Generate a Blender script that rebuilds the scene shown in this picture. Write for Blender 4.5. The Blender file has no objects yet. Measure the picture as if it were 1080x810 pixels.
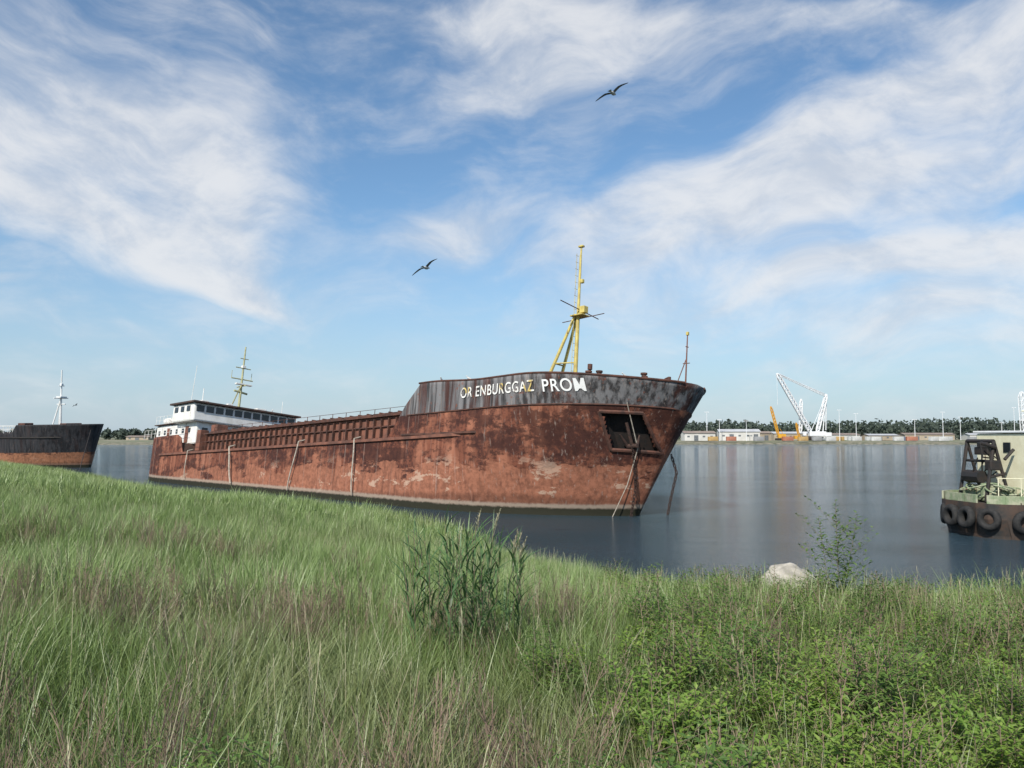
import bpy, bmesh, math, random
import numpy as np
from mathutils import Vector, Matrix, Euler
from mathutils import noise as mn
R=math.radians
random.seed(7); rng=np.random.default_rng(7)
scene=bpy.context.scene
scene.view_settings.view_transform='Standard'
scene.view_settings.look='None'
scene.view_settings.exposure=0

# ------------------------------------------------------------------ helpers
def link(o,parent=None):
    scene.collection.objects.link(o)
    if parent: o.parent=parent
    return o
def empty(name,loc=(0,0,0),rot=(0,0,0)):
    o=bpy.data.objects.new(name,None); o.empty_display_size=1
    o.location=loc; o.rotation_euler=rot
    return link(o)
def mesh_obj(name,verts,faces,mat=None,parent=None,smooth=False,do_link=True):
    me=bpy.data.meshes.new(name); me.from_pydata([tuple(v) for v in verts],[],[tuple(f) for f in faces]); me.update()
    o=bpy.data.objects.new(name,me)
    if mat: me.materials.append(mat)
    if smooth: me.polygons.foreach_set('use_smooth',[True]*len(me.polygons))
    if do_link: link(o,parent)
    return o
class G:
    """node graph helper"""
    def __init__(s,nt): s.nt=nt; nt.nodes.clear()
    def n(s,t,props=None,**ins):
        nd=s.nt.nodes.new(t)
        for k,v in (props or {}).items(): setattr(nd,k,v)
        for k,v in ins.items():
            key=int(k[1:]) if k[0]=='i' and k[1:].isdigit() else k.replace('_',' ')
            s.set(nd.inputs[key],v)
        return nd
    def set(s,sock,v):
        if isinstance(v,bpy.types.NodeSocket): s.nt.links.new(v,sock)
        else:
            if isinstance(v,(tuple,list)) and len(v)==3 and sock.type=='RGBA': v=(*v,1)
            sock.default_value=v
    def m(s,op,a,b=0.0,c=0.0,clamp=False):
        nd=s.n('ShaderNodeMath',{'operation':op,'use_clamp':clamp},i0=a,i1=b)
        return nd.outputs[0]
    def mix(s,f,a,b,bt='MIX'):
        nd=s.n('ShaderNodeMix',{'data_type':'RGBA','blend_type':bt},i0=f,i6=a,i7=b)
        return nd.outputs[2]
    def mr(s,v,a,b,c=0.0,d=1.0,smooth=True):
        nd=s.n('ShaderNodeMapRange',{'interpolation_type':'SMOOTHSTEP' if smooth else 'LINEAR'},i0=v,i1=a,i2=b,i3=c,i4=d)
        return nd.outputs[0]
    def noise(s,vec,scale=1.0,detail=5.0,rough=.55,out=0,dist=0.0):
        nd=s.n('ShaderNodeTexNoise',None,Vector=vec,Scale=scale,Detail=detail,Roughness=rough,Distortion=dist)
        return nd.outputs[out]
    def map(s,vec,loc=(0,0,0),rot=(0,0,0),scale=(1,1,1),vt='POINT'):
        return s.n('ShaderNodeMapping',{'vector_type':vt},Vector=vec,Location=loc,Rotation=rot,Scale=scale).outputs[0]
    def sep(s,v):
        return s.n('ShaderNodeSeparateXYZ',None,i0=v).outputs
    def comb(s,x,y,z): return s.n('ShaderNodeCombineXYZ',None,i0=x,i1=y,i2=z).outputs[0]
def newmat(name):
    m=bpy.data.materials.new(name); m.use_nodes=True
    return m,G(m.node_tree)
def finish(g,col,rough=.6,bump=None,bstr=.3,bdist=.02,metal=0.0,spec=.5,transl=0):
    p=g.n('ShaderNodeBsdfPrincipled'); g.set(p.inputs['Base Color'],col); g.set(p.inputs['Roughness'],rough)
    g.set(p.inputs['Metallic'],metal); g.set(p.inputs['Specular IOR Level'],spec)
    if bump is not None:
        b=g.n('ShaderNodeBump',None,Height=bump,Strength=bstr,Distance=bdist)
        g.nt.links.new(b.outputs[0],p.inputs['Normal'])
    out=g.n('ShaderNodeOutputMaterial'); g.nt.links.new(p.outputs[0],out.inputs[0]); return p
def finish_leaf(g,col,transl=.3,gloss=.04):
    d=g.n('ShaderNodeBsdfDiffuse',None,Color=col); t=g.n('ShaderNodeBsdfTranslucent',None,Color=col)
    mx=g.n('ShaderNodeMixShader',None,i0=transl,i1=d.outputs[0],i2=t.outputs[0]); sh=mx.outputs[0]
    if gloss:
        gl=g.n('ShaderNodeBsdfGlossy',None,Color=(1,1,1),Roughness=.45); mx=g.n('ShaderNodeMixShader',None,i0=gloss,i1=sh,i2=gl.outputs[0]); sh=mx.outputs[0]
    out=g.n('ShaderNodeOutputMaterial'); g.nt.links.new(sh,out.inputs[0])
def simple(name,c1,c2=None,scale=3.0,rough=.6,rust=0.0,metal=0.0,bstr=.2):
    m,g=newmat(name)
    P=g.n('ShaderNodeTexCoord').outputs['Object']
    n=g.noise(P,scale,6,.6); c2=c2 or tuple(x*.7 for x in c1)
    col=g.mix(g.mr(n,.35,.65),c1,c2)
    if rust:
        st=g.noise(g.map(P,scale=(2.5,2.5,.35)),1.3,6,.65)
        col=g.mix(g.mr(st,.70-rust*.3,.78-rust*.25),col,(.13,.05,.025))
    finish(g,col,rough,n,bstr,.02,metal); return m

def tubes(name,segs,mat,parent=None,n=6,do_link=True):
    V=[];F=[]
    for s in segs:
        a,b,r=Vector(s[0]),Vector(s[1]),s[2]; r2=s[3] if len(s)>3 else r
        d=b-a
        if d.length<1e-6: continue
        d.normalize(); up=Vector((0,0,1)) if abs(d.z)<.9 else Vector((1,0,0))
        u=d.cross(up).normalized(); v=d.cross(u); o=len(V)
        for k in range(n):
            t=2*math.pi*k/n; w=u*math.cos(t)+v*math.sin(t)
            V.append(a+w*r); V.append(b+w*r2)
        for k in range(n):
            k2=(k+1)%n; F.append((o+2*k,o+2*k2,o+2*k2+1,o+2*k+1))
        F.append([o+2*k for k in range(n)][::-1]); F.append([o+2*k+1 for k in range(n)])
    return mesh_obj(name,V,F,mat,parent,do_link=do_link)
def polytube(pts,r): return [(pts[i],pts[i+1],r) for i in range(len(pts)-1)]
def boxes(name,bl,mat,parent=None,bevel=.03):
    bm=bmesh.new()
    for b in bl:
        M=Matrix.Translation(b[:3])@Matrix.Rotation(b[6] if len(b)>6 else 0,4,'Z')@Matrix.Diagonal((b[3],b[4],b[5],1))
        bmesh.ops.create_cube(bm,size=1,matrix=M)
    me=bpy.data.meshes.new(name); bm.to_mesh(me); bm.free()
    me.materials.append(mat); o=bpy.data.objects.new(name,me); link(o,parent)
    if bevel:
        md=o.modifiers.new('bev','BEVEL'); md.width=bevel; md.segments=2
    return o
def lattice(a,b,w,nseg,r,taper=1.0):
    a=Vector(a);b=Vector(b);d=(b-a).normalized()
    up=Vector((0,1,0)) if abs(d.y)<.9 else Vector((0,0,1))
    u=d.cross(up).normalized();v=d.cross(u)
    segs=[];prev=None
    for i in range(nseg+1):
        t=i/nseg; ww=w*(1-(1-taper)*t)
        if i==0 or i==nseg: ww*=.35
        c=a+(b-a)*t
        q=[c+u*ww*.5*sx+v*ww*.5*sy for sx,sy in((-1,-1),(1,-1),(1,1),(-1,1))]
        if prev:
            for k in range(4):
                segs.append((prev[k],q[k],r)); segs.append((prev[k],q[(k+1)%4],r*.55))
        for k in range(4): segs.append((q[k],q[(k+1)%4],r*.55))
        prev=q
    return segs

# ------------------------------------------------------------------ camera
F_PX=850; PITCH=R(3.7); CZ=5.0
cam=bpy.data.cameras.new('camera'); co=bpy.data.objects.new('camera',cam); link(co)
co.location=(0,0,CZ); co.rotation_euler=(R(90)+PITCH,0,0)
cam.sensor_width=36; cam.lens=36*F_PX/1080; cam.clip_end=20000; cam.clip_start=.1
scene.camera=co

# ------------------------------------------------------------------ sun + sky
SUN_EL=R(42); sd=Vector((-.46,-.89,0)).normalized()
tosun=Vector((sd.x*math.cos(SUN_EL),sd.y*math.cos(SUN_EL),math.sin(SUN_EL)))
sl=bpy.data.lights.new('sun','SUN'); sl.energy=5.0; sl.angle=R(.5); sl.color=(1,.95,.87)
so=bpy.data.objects.new('sun',sl); link(so); so.rotation_euler=(-tosun).to_track_quat('-Z','Y').to_euler()
so.location=(-40,-40,60)
w=bpy.data.worlds.new('World'); scene.world=w; w.use_nodes=True
g=G(w.node_tree)
sky=g.n('ShaderNodeTexSky',{'sky_type':'NISHITA','sun_disc':False,'sun_elevation':SUN_EL,
    'sun_rotation':math.atan2(sd.x,sd.y),'altitude':0,'air_density':1.0,'dust_density':.5,'ozone_density':2.2})
D=g.n('ShaderNodeTexCoord').outputs['Generated']
sx,sy,sz=g.sep(D)
az=g.m('ARCTAN2',sx,sy); el=g.m('ARCSINE',sz)
A0=g.comb(az,el,0.0)
def dirof(px,py):
    v=Vector(((px-540)/F_PX,1,(405-py)/F_PX)); v.rotate(Euler((PITCH,0,0))); v.normalize()
    return math.atan2(v.x,v.y),math.asin(v.z)
wn=g.noise(A0,3.6,2,.55,out=1)
warp=g.n('ShaderNodeVectorMath',{'operation':'MULTIPLY_ADD'},i0=wn,i1=(.20,.15,0),i2=(-.10,-.075,0)).outputs[0]
A=g.n('ShaderNodeVectorMath',{'operation':'ADD'},i0=A0,i1=warp).outputs[0]
def blobsum(lst):
    tot=None
    for px,py,rx,ry,rot,wt in lst:
        c=dirof(px,py)
        q=g.map(A,loc=(c[0],c[1],0),rot=(0,0,R(rot)),scale=(rx/F_PX,ry/F_PX,1),vt='TEXTURE')
        l=g.n('ShaderNodeVectorMath',{'operation':'LENGTH'},i0=q).outputs['Value']
        v=g.mr(l,1.4,0.0,0.0,wt)
        tot=v if tot is None else g.m('ADD',tot,v)
    return g.m('MINIMUM',tot,1.05)
BL=[(50,165,270,85,-8,.95),(150,200,180,66,-14,.8),(-20,30,270,56,-6,.65),(225,260,120,34,-26,.75),(285,308,80,14,-16,.65),(10,297,40,10,0,.7),
    (120,350,260,22,-4,.4),(200,20,160,30,0,.4)]
BR=[(560,30,240,48,-4,.9),(520,95,120,34,8,.75),(1000,140,290,90,12,1.0),(760,195,230,52,12,.8),(470,252,115,34,22,.8),
    (700,248,240,34,4,.8),(1010,262,240,28,5,.85),(940,330,380,60,3,.8),(880,10,200,28,-4,.65),(1050,60,150,50,8,.6),(650,300,170,34,6,.4)]
mL=blobsum(BL); mR=blobsum(BR)
def streak(rot,sc,seed,det=6):
    q=g.map(A,loc=(seed,seed*.3,0),rot=(0,0,R(rot)),scale=sc,vt='TEXTURE')
    return g.noise(q,1.0,det,.58)
fL=streak(-20,(.28,.09,1),1.7); fR=streak(12,(.28,.085,1),4.1)
fine=g.noise(g.map(A,scale=(1,1.9,1)),12.0,6,.62)
def dens(mask,f):
    v=g.m('ADD',g.m('MULTIPLY',mask,.84),g.m('MULTIPLY',g.m('SUBTRACT',f,.5),1.8))
    v=g.m('ADD',v,g.m('MULTIPLY',g.m('SUBTRACT',fine,.5),.5))
    return g.m('MULTIPLY',g.mr(v,.02,1.08),g.mr(mask,.0,.3))
cl=g.m('MAXIMUM',dens(mL,fL),dens(mR,fR))
gen=g.mr(g.m('ADD',fR,g.m('MULTIPLY',fine,.5)),.62,1.0,.0,.40)
cl=g.m('MAXIMUM',cl,gen)
shade=g.mr(g.m('ADD',g.m('MULTIPLY',fL,.5),g.m('MULTIPLY',fine,.5)),.38,.6)
ccol=g.mix(shade,(6.1,6.6,7.4),(8.3,8.4,8.6))
hz=g.mr(el,R(17),R(-2),0.0,.78)
skyc=g.mix(1.0,sky.outputs[0],(1.10,1.32,1.40),'MULTIPLY')
skyc=g.mix(hz,skyc,(4.4,5.5,6.8))
allc=g.mix(g.m('MULTIPLY',cl,.88),skyc,ccol)
bg=g.n('ShaderNodeBackground',None,Color=allc,Strength=.1)
ow=g.n('ShaderNodeOutputWorld'); g.nt.links.new(bg.outputs[0],ow.inputs[0])

# ------------------------------------------------------------------ terrain
SH=np.array([(-3000,420),(-300,180),(-90,122),(-63,108),(-40,80),(-25,60),(-14,51.5),(-6,44),(-3,38.5),(-.5,32),(2,27),(5,23.6),(10,21.8),(14,21.2),(24,22.2),(45,28),(120,60),(3000,900)],float)
def sdist(X,Y):
    X=np.asarray(X,float);Y=np.asarray(Y,float)
    best=np.full(X.shape,1e9)
    for i in range(len(SH)-1):
        a=SH[i];b=SH[i+1];d=b-a
        t=np.clip(((X-a[0])*d[0]+(Y-a[1])*d[1])/(d@d),0,1)
        best=np.minimum(best,np.hypot(X-a[0]-t*d[0],Y-a[1]-t*d[1]))
    ys=np.interp(X,SH[:,0],SH[:,1])
    return np.where(Y<ys,best,-best)
_w=rng.normal(size=(24,2)); _p=rng.uniform(0,6.28,24)
def vn(X,Y,s):
    t=0
    for k in range(8):
        t=t+np.sin((X*_w[k,0]+Y*_w[k,1])/s*1.6+_p[k]) + .5*np.sin((X*_w[k+8,0]+Y*_w[k+8,1])/s*3.3+_p[k+8])
    return t/5.0
def height(X,Y):
    s=sdist(X,Y)
    h=np.where(s>0,.25+3.15*(1-np.exp(-(s/16.0)**1.0)),.25+s*.35)
    h=np.maximum(h,-2.5)
    return h+np.where(s>1.5,.10*vn(X,Y,3.0)+.16*vn(X,Y,9.0)*np.clip(s/8,0,1),0)*np.clip(np.hypot(X,Y)/3,0,1)
def axis(parts):
    return np.concatenate([np.arange(*p) for p in parts])
gx=axis([(-3000,-400,200),(-400,-130,15),(-130,-40,2),(-40,30,.5),(30,60,2),(60,400,20),(400,3001,200)])
gy=axis([(-3000,-200,200),(-200,-10,10),(-10,45,.5),(45,130,1.5),(130,420,10),(420,1000,100)])
XX,YY=np.meshgrid(gx,gy,indexing='ij'); ZZ=height(XX,YY)
nx,ny=XX.shape
V=np.stack([XX,YY,ZZ],-1).reshape(-1,3)
I=np.arange(nx*ny).reshape(nx,ny)
Fq=np.stack([I[:-1,:-1],I[1:,:-1],I[1:,1:],I[:-1,1:]],-1).reshape(-1,4)
m,g=newmat('ground_mat')
P=g.n('ShaderNodeNewGeometry').outputs['Position']
n1=g.noise(P,.35,4,.6); n2=g.noise(P,6,4,.65)
col=g.mix(g.mr(n1,.4,.6),(.065,.085,.025),(.11,.10,.045)); col=g.mix(g.mr(n2,.35,.7),col,(.045,.045,.02))
z=g.sep(P)[2]; col=g.mix(g.mr(z,.35,.1),col,(.07,.06,.04))
finish(g,col,.95,n2,.6,.05)
ground=mesh_obj('ground',V,Fq.tolist(),m,smooth=True)

# far shore sheet
m,g=newmat('far_shore_mat')
P=g.n('ShaderNodeNewGeometry').outputs['Position']
n1=g.noise(g.map(P,scale=(.02,.1,1)),1,6,.6); n2=g.noise(P,.3,6,.6)
z=g.sep(P)[2]
col=g.mix(g.mr(n1,.4,.6),(.28,.25,.18),(.12,.14,.06)); col=g.mix(g.mr(z,1.6,.9),col,g.mix(g.mr(n2,.4,.6),(.09,.10,.05),(.28,.24,.17)))
finish(g,col,.95)
fx=np.arange(-2600,2601,20.0); prof=[(-30,-3),(0,-.4),(6,.5),(14,1.0),(30,1.7),(60,2.0),(200,2.2),(900,2.5),(9000,3)]
V=[];F=[]
for i,x in enumerate(fx):
    off=12*math.sin(x*.011)+8*math.sin(x*.037+1)
    for (dy,zz) in prof: V.append((x,478+off*(1 if dy<200 else 0)+dy,zz+(.35*math.sin(x*.09)*(0<dy<100))))
k=len(prof)
for i in range(len(fx)-1):
    for j in range(k-1): F.append((i*k+j,(i+1)*k+j,(i+1)*k+j+1,i*k+j+1))
mesh_obj('far_shore_ground',V,F,m,smooth=True)

# ------------------------------------------------------------------ water
m,g=newmat('water_mat')
P=g.n('ShaderNodeNewGeometry').outputs['Position']
a=g.noise(g.map(P,scale=(1.0,2.4,1),rot=(0,0,.25)),2.6,5,.68)
b=g.noise(g.map(P,scale=(.35,.9,1),rot=(0,0,-.2)),1.0,3,.5)
c=g.noise(g.map(P,scale=(.05,.12,1)),1.0,3,.5)
h=g.m('ADD',g.m('MULTIPLY',a,.85),g.m('MULTIPLY',b,.6))
calm=g.mr(c,.40,.60,.6,1.0)
p=g.n('ShaderNodeBsdfPrincipled'); g.set(p.inputs['Base Color'],(.030,.055,.072)); g.set(p.inputs['Roughness'],.06)
g.set(p.inputs['IOR'],1.33)
bp=g.n('ShaderNodeBump',None,Height=h,Strength=calm,Distance=.28); g.nt.links.new(bp.outputs[0],p.inputs['Normal'])
o=g.n('ShaderNodeOutputMaterial'); g.nt.links.new(p.outputs[0],o.inputs[0])
mesh_obj('water',[(-9000,-400,0),(9000,-400,0),(9000,9000,0),(-9000,9000,0)],[(0,1,2,3)],m)

# ------------------------------------------------------------------ hull tools
def hullmat(name,bandz,bandx,upper,rustA,rustB,orange,lowz,k=1.0):
    m,g=newmat(name)
    P=g.n('ShaderNodeTexCoord').outputs['Object']; W=g.n('ShaderNodeNewGeometry').outputs['Position']
    x,y,z=g.sep(P); wz=g.sep(W)[2]
    big=g.noise(g.map(P,scale=(.16,.16,.3)),1.0,7,.66)
    big2=g.noise(g.map(P,loc=(31,7,3),scale=(.20,.20,.50)),1.0,9,.68)
    fine=g.noise(P,2.6,9,.72)
    st=g.noise(g.map(P,scale=(2.6,2.6,.16)),1.0,6,.65)
    st2=g.noise(g.map(P,loc=(9,2,5),scale=(1.1,1.1,.10)),1.0,5,.6)
    col=g.mix(g.mr(g.m('ADD',g.m('MULTIPLY',fine,.5),g.m('MULTIPLY',big,.5)),.44,.55),rustA,rustB)
    col=g.mix(g.mr(st,.47,.74,0,.65),col,tuple(c*.5 for c in rustA))
    col=g.mix(g.m('MULTIPLY',g.mr(st2,.46,.62,0,.85),g.mr(big,.40,.56)),col,orange)
    sc=g.noise(g.map(P,loc=(5,3,8),scale=(.9,.9,1.5)),1.0,8,.72)
    col=g.mix(g.mr(sc,.56,.60,0,.65*k),col,tuple(c*.6 for c in rustA))
    # big remnants of old dark paint
    old=g.noise(g.map(P,loc=(13,9,2),scale=(.13,.13,.26)),1.0,10,.70)
    col=g.mix(g.m('MULTIPLY',g.mr(old,.535,.56,0,.75*k),g.mr(z,1.6,2.6)),col,tuple(c*.8 for c in rustA))
    lz=g.m('ADD',z,g.m('MULTIPLY',g.m('SUBTRACT',big2,.5),6.5))
    lo=g.mr(lz,lowz+.10,lowz-.10)
    lowc=g.mix(g.mr(fine,.40,.62),orange,tuple(c*.6 for c in orange))
    lowc=g.mix(g.mr(st,.5,.7,0,.55),lowc,rustA)
    col=g.mix(g.m('MULTIPLY',lo,.92),col,lowc)
    pk=g.m('MULTIPLY',g.mr(g.noise(g.map(P,loc=(3,17,5),scale=(.35,.35,.8)),1.0,8,.7),.585,.62),g.mr(z,4.2,1.8))
    col=g.mix(g.m('MULTIPLY',pk,.8*k),col,(.48,.33,.24))
    up=g.m('MULTIPLY',g.mr(g.m('ADD',z,g.m('MULTIPLY',g.m('SUBTRACT',fine,.5),.25)),bandz-.06,bandz+.06),g.mr(x,bandx-.1,bandx+.1))
    upc=g.mix(g.mr(st,.38,.60),upper,tuple(min(1,c*(1+2.6*k)+.06*k) for c in upper))
    upc=g.mix(g.mr(st2,.5,.62,0,.85*k),upc,rustA)
    upc=g.mix(g.mr(fine,.57,.66,0,.75*k),upc,rustB)
    col=g.mix(up,col,upc)
    s3=g.noise(g.map(P,loc=(1,1,9),scale=(5.5,5.5,.09)),1.0,4,.6)
    col=g.mix(g.mr(s3,.58,.72,0,.45*k),col,(.40,.32,.27))
    br=g.n('ShaderNodeTexBrick',{'offset':.5},Vector=g.comb(x,z,0.0),Color1=(1,1,1),Color2=(1,1,1),Mortar=(0,0,0),Scale=1.0,i4=.018)
    br.inputs['Brick Width'].default_value=5.2; br.inputs['Row Height'].default_value=1.55; br.inputs['Mortar Smooth'].default_value=.4
    seam=br.outputs['Fac']
    col=g.mix(g.m('MULTIPLY',seam,.4),col,(.03,.014,.01))
    wl=g.m('ADD',wz,g.m('MULTIPLY',g.m('SUBTRACT',fine,.5),.3))
    col=g.mix(g.mr(wl,.80,.62,0,.7*k),col,(.34,.29,.23))
    col=g.mix(g.mr(wl,.55,.38),col,(.025,.024,.014))
    fr=g.m('ABSOLUTE',g.m('SINE',g.m('MULTIPLY',x,math.pi/.72)))
    hgt=g.m('ADD',g.m('MULTIPLY',fine,.35),g.m('MULTIPLY',g.m('MULTIPLY',fr,big),.8))
    hgt=g.m('ADD',hgt,g.m('MULTIPLY',big2,1.6)); hgt=g.m('SUBTRACT',hgt,g.m('MULTIPLY',seam,.5))
    hgt=g.m('ADD',hgt,g.m('MULTIPLY',lo,-.25))
    finish(g,col,.75,hgt,.6,.06,spec=.25)
    return m
class Hull:
    def __init__(s,L,beam,ztopstem,over,sheer,deck,Ebow=(15,.6),z0=-2.2):
        s.L=L;s.B=beam/2;s.zs=ztopstem;s.over=over;s.sheer=sheer;s.deck=deck;s.E=Ebow;s.z0=z0
    def xe(s,z):
        t=z/s.zs
        return s.over*(t*.92+.08*t*t) if z>0 else z*.25
    def xs(s,z): return -s.L+max(0,2.2-z)*1.3
    def hb(s,x,z):
        E=s.E[0]-s.E[1]*max(z,0); t=(s.xe(z)-x)/E; t=min(max(t,0),1)
        k=.80-.022*max(0,min(z,8)); f=(1-(1-t)**2.1)**k
        u=(x-s.xs(z))/7.0; u=min(max(u,0),1); f2=.62+.38*(1-(1-u)**2.2)**.6
        zz=min(1,max(0,(z+3.0)/2.0)); 
        return max(.06,s.B*f*f2*(.85+.15*zz))
    def build(s,mat,parent,mdeck,hole=None,nz=40):
        us=np.concatenate([np.linspace(0,.12,14),np.linspace(.12,.74,46)[1:],np.linspace(.74,.90,40)[1:],np.linspace(.90,.975,50)[1:],.975+.025*np.linspace(0,1,14)[1:]**.8])
        V=[];F=[];n=len(us)
        for side in(-1,1):
            for u in us:
                xr=-s.L+(s.L+s.over)*u; zt=s.sheer(xr)
                for j in range(nz+1):
                    z=s.z0+(zt-s.z0)*j/nz; xx=s.xs(z)+(s.xe(z)-s.xs(z))*u
                    V.append((xx,side*s.hb(xx,z) if u<1 else side*.05,z))
        def idx(sd,i,j): return (sd*n+i)*(nz+1)+j
        for sd in(0,1):
            for i in range(n-1):
                for j in range(nz):
                    q=[idx(sd,i,j),idx(sd,i+1,j),idx(sd,i+1,j+1),idx(sd,i,j+1)]
                    if hole and sd==0:
                        cx=sum(V[k][0] for k in q)/4; cz=sum(V[k][2] for k in q)/4
                        if hole[0]<cx<hole[1] and hole[2]<cz<hole[3]: continue
                    F.append(q if sd==0 else q[::-1])
        for j in range(nz):
            F.append([idx(0,0,j),idx(0,0,j+1),idx(1,0,j+1),idx(1,0,j)])
            F.append([idx(0,n-1,j),idx(1,n-1,j),idx(1,n-1,j+1),idx(0,n-1,j+1)])
        h=mesh_obj('hull',V,F,mat,parent,smooth=True)
        md=h.modifiers.new('sol','SOLIDIFY'); md.thickness=.14; md.offset=-1
        V=[];F=[]
        for u in us:
            xr=-s.L+(s.L+s.over)*u; z=s.deck(xr); xx=s.xs(z)+(s.xe(z)-s.xs(z))*u
            b=max(.02,s.hb(xx,z)-.08)
            V.append((xx,-b,z));V.append((xx,b,z))
        for i in range(n-1): F.append((2*i,2*i+2,2*i+3,2*i+1))
        mesh_obj('deck',V,F,mdeck,parent)
        return h
    def strake(s,name,x0,x1,z,h,w,mat,parent,sides=(-1,1),slope=0.0):
        V=[];F=[]
        for sd in sides:
            xs_=np.linspace(x0,x1,70); o=len(V)
            for i,x in enumerate(xs_):
                zz=z+slope*(x-x0); ww=w if 0<i<69 else .0
                b=s.hb(x,zz)
                for (dy,dz) in((-.05,-h/2),(ww,-h/3),(ww,h/3),(-.05,h/2)): V.append((x,sd*(b+dy),zz+dz))
            for i in range(69):
                for j in range(4):
                    a=o+4*i+j;b_=o+4*i+(j+1)%4
                    F.append((a,a+4,b_+4,b_) if sd<0 else (a,b_,b_+4,a+4))
        return mesh_obj(name,V,F,mat,parent)

rustmat=simple('rusty_steel',(.12,.048,.030),(.05,.025,.018),2.0,.8)
rustlight=simple('rusty_steel_light',(.22,.088,.055),(.11,.05,.034),1.1,.8)
rustdeck=simple('rusty_deck',(.10,.05,.035),(.05,.03,.02),1.0,.9)
black=simple('black_steel',(.018,.017,.016),(.035,.025,.02),3,.6)
dark=simple('pocket_shade_black',(.010,.008,.007),(.02,.012,.009),3,.9)  # near-black colour paints the shade inside the anchor pocket
whiterust=simple('weathered_white_paint',(.82,.81,.77),(.68,.66,.60),1.2,.6,rust=.32)
cream=simple('cream_paint',(.82,.78,.56),(.72,.67,.46),1.5,.6,rust=.15)
yellow=simple('faded_yellow_paint',(.62,.50,.14),(.44,.34,.10),2.0,.6,rust=.4)
glass,gg=newmat('dark_glass'); finish(gg,(.02,.025,.03),.12)
rope=simple('rope',(.50,.44,.36),(.33,.28,.22),4,.9)
chain_m=simple('chain_rust',(.07,.035,.025),(.03,.018,.014),6,.8)

# ------------------------------------------------------------------ main ship
ship=empty('rusty_cargo_ship',(7.95,51.2,0),(R(-7),R(-2.5),R(-44.6)))
def sm(a,b,t):
    t=min(max((t-a)/(b-a),0),1); return t*t*(3-2*t)
def sheer1(x):
    if x>-17: return 4.95+1.75*sm(-16.7,-16.5,x)+(8.72-6.70)*sm(-16.4,-15.0,x)-.30*sm(-14,-8,x)-.45*sm(-5,4,x)
    if x<-53: return 4.95+1.9*(1-sm(-54.9,-54.0,x))
    return 4.95
def deck1(x):
    if x>-16: return 7.4
    if x<-54.5: return 6.0
    return 4.85
H1=Hull(66,13,8.05,4.3,sheer1,deck1)
hm=hullmat('hull_rust_paint',6.45,-17.2,(.036,.034,.034),(.062,.023,.017),(.19,.066,.038),(.36,.145,.085),2.7)
pocket=(0.0,1.80,3.95,5.95)
H1.build(hm,ship,rustdeck,hole=pocket)
H1.strake('knuckle_rail',-16.1,3.4,6.47,.11,.07,rustmat,ship)
H1.strake('rubbing_strake',-60,-10.0,4.80,.30,.16,rustlight,ship)
H1.strake('rubbing_strake_fwd',-16.5,-8.5,5.05,.20,.14,rustmat,ship,slope=-.02)
segs=[]
for sd in(-1,1):
    pts=[]
    for x in np.linspace(-14.9,3.95,60):
        z=sheer1(x); pts.append((x,sd*(H1.hb(x,z)-.03),z+.02))
    segs+=polytube(pts,.075)
tubes('bulwark_cap_rail',segs,rustmat,ship)
def recess():
    x0,x1,z0,z1=pocket; n=8; V=[];F=[]
    for i in range(n+1):
        x=x0-.12+(x1-x0+.24)*i/n
        for z in(z0-.12,z1+.12):
            b=H1.hb(x,z)
            V.append((x,-(b+.03),z)); V.append((x,-max(.1,b-.9),z))
    for i in range(n):
        a=4*i
        F.append((a+1,a+5,a+7,a+3)); F.append((a,a+4,a+5,a+1)); F.append((a+2,a+3,a+7,a+6))
    F.append((0,1,3,2)); k=4*n; F.append((k,k+2,k+3,k+1))
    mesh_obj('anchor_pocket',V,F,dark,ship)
    segs=[]
    for z in(z0-.1,z1+.1):
        segs+=polytube([(x,-(H1.hb(x,z)+.02),z) for x in np.linspace(x0-.1,x1+.1,8)],.12)
    for x in(x0-.1,x1+.1):
        segs+=polytube([(x,-(H1.hb(x,z)+.02),z) for z in np.linspace(z0-.1,z1+.1,8)],.12)
    tubes('anchor_pocket_frame',segs,rustmat,ship)
recess()
def hp(x,z,off=.1): return Vector((x,-(H1.hb(x,z)+off),z))
axc=.9
a0=hp(axc,5.5,-.3); a1=hp(axc,4.15,.0)
seg=[(a0,a1,.10,.12)]
for dx in(-1,1):
    tip=hp(axc+dx*.42,4.8,-.15); base=a1+Vector((dx*.35,0,-.02)); seg+=[(a1,base,.14),(base,tip,.12,.04)]
seg.append((a1+Vector((-.45,.1,-.03)),a1+Vector((.45,-.1,-.03)),.12))
tubes('anchor',seg,chain_m,ship,n=8)
def chain(name,pts,r=.055,link_len=.26):
    segs=[]
    P=[Vector(p) for p in pts]; tot=[0]
    for i in range(1,len(P)): tot.append(tot[-1]+(P[i]-P[i-1]).length)
    n=int(tot[-1]/(link_len*.8))
    def at(s):
        for i in range(1,len(P)):
            if s<=tot[i]: return P[i-1].lerp(P[i],(s-tot[i-1])/(tot[i]-tot[i-1]))
        return P[-1]
    for k in range(n):
        a=at(k*tot[-1]/n); b=at((k+1)*tot[-1]/n); d=(b-a).normalized()
        side=d.cross(Vector((0,1,0)) if k%2 else Vector((1,0,.3))).normalized()*r*1.3
        a2=a-d*.03;b2=b+d*.03
        segs+=[(a2+side,b2+side,r*.55),(a2-side,b2-side,r*.55),(a2-side,a2+side,r*.5),(b2-side,b2+side,r*.5)]
    tubes(name,segs,chain_m,ship,n=5)
chain('anchor_chain_starboard',[hp(.95,4.1,.16),hp(.8,3.2,.25),hp(.5,1.6,.45),hp(.0,-.6,.8)])
chain('anchor_chain_port',[(1.7,1.0,3.9),(1.8,1.5,2.8),(1.4,1.5,1.2),(.9,1.5,-1.2)])
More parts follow.
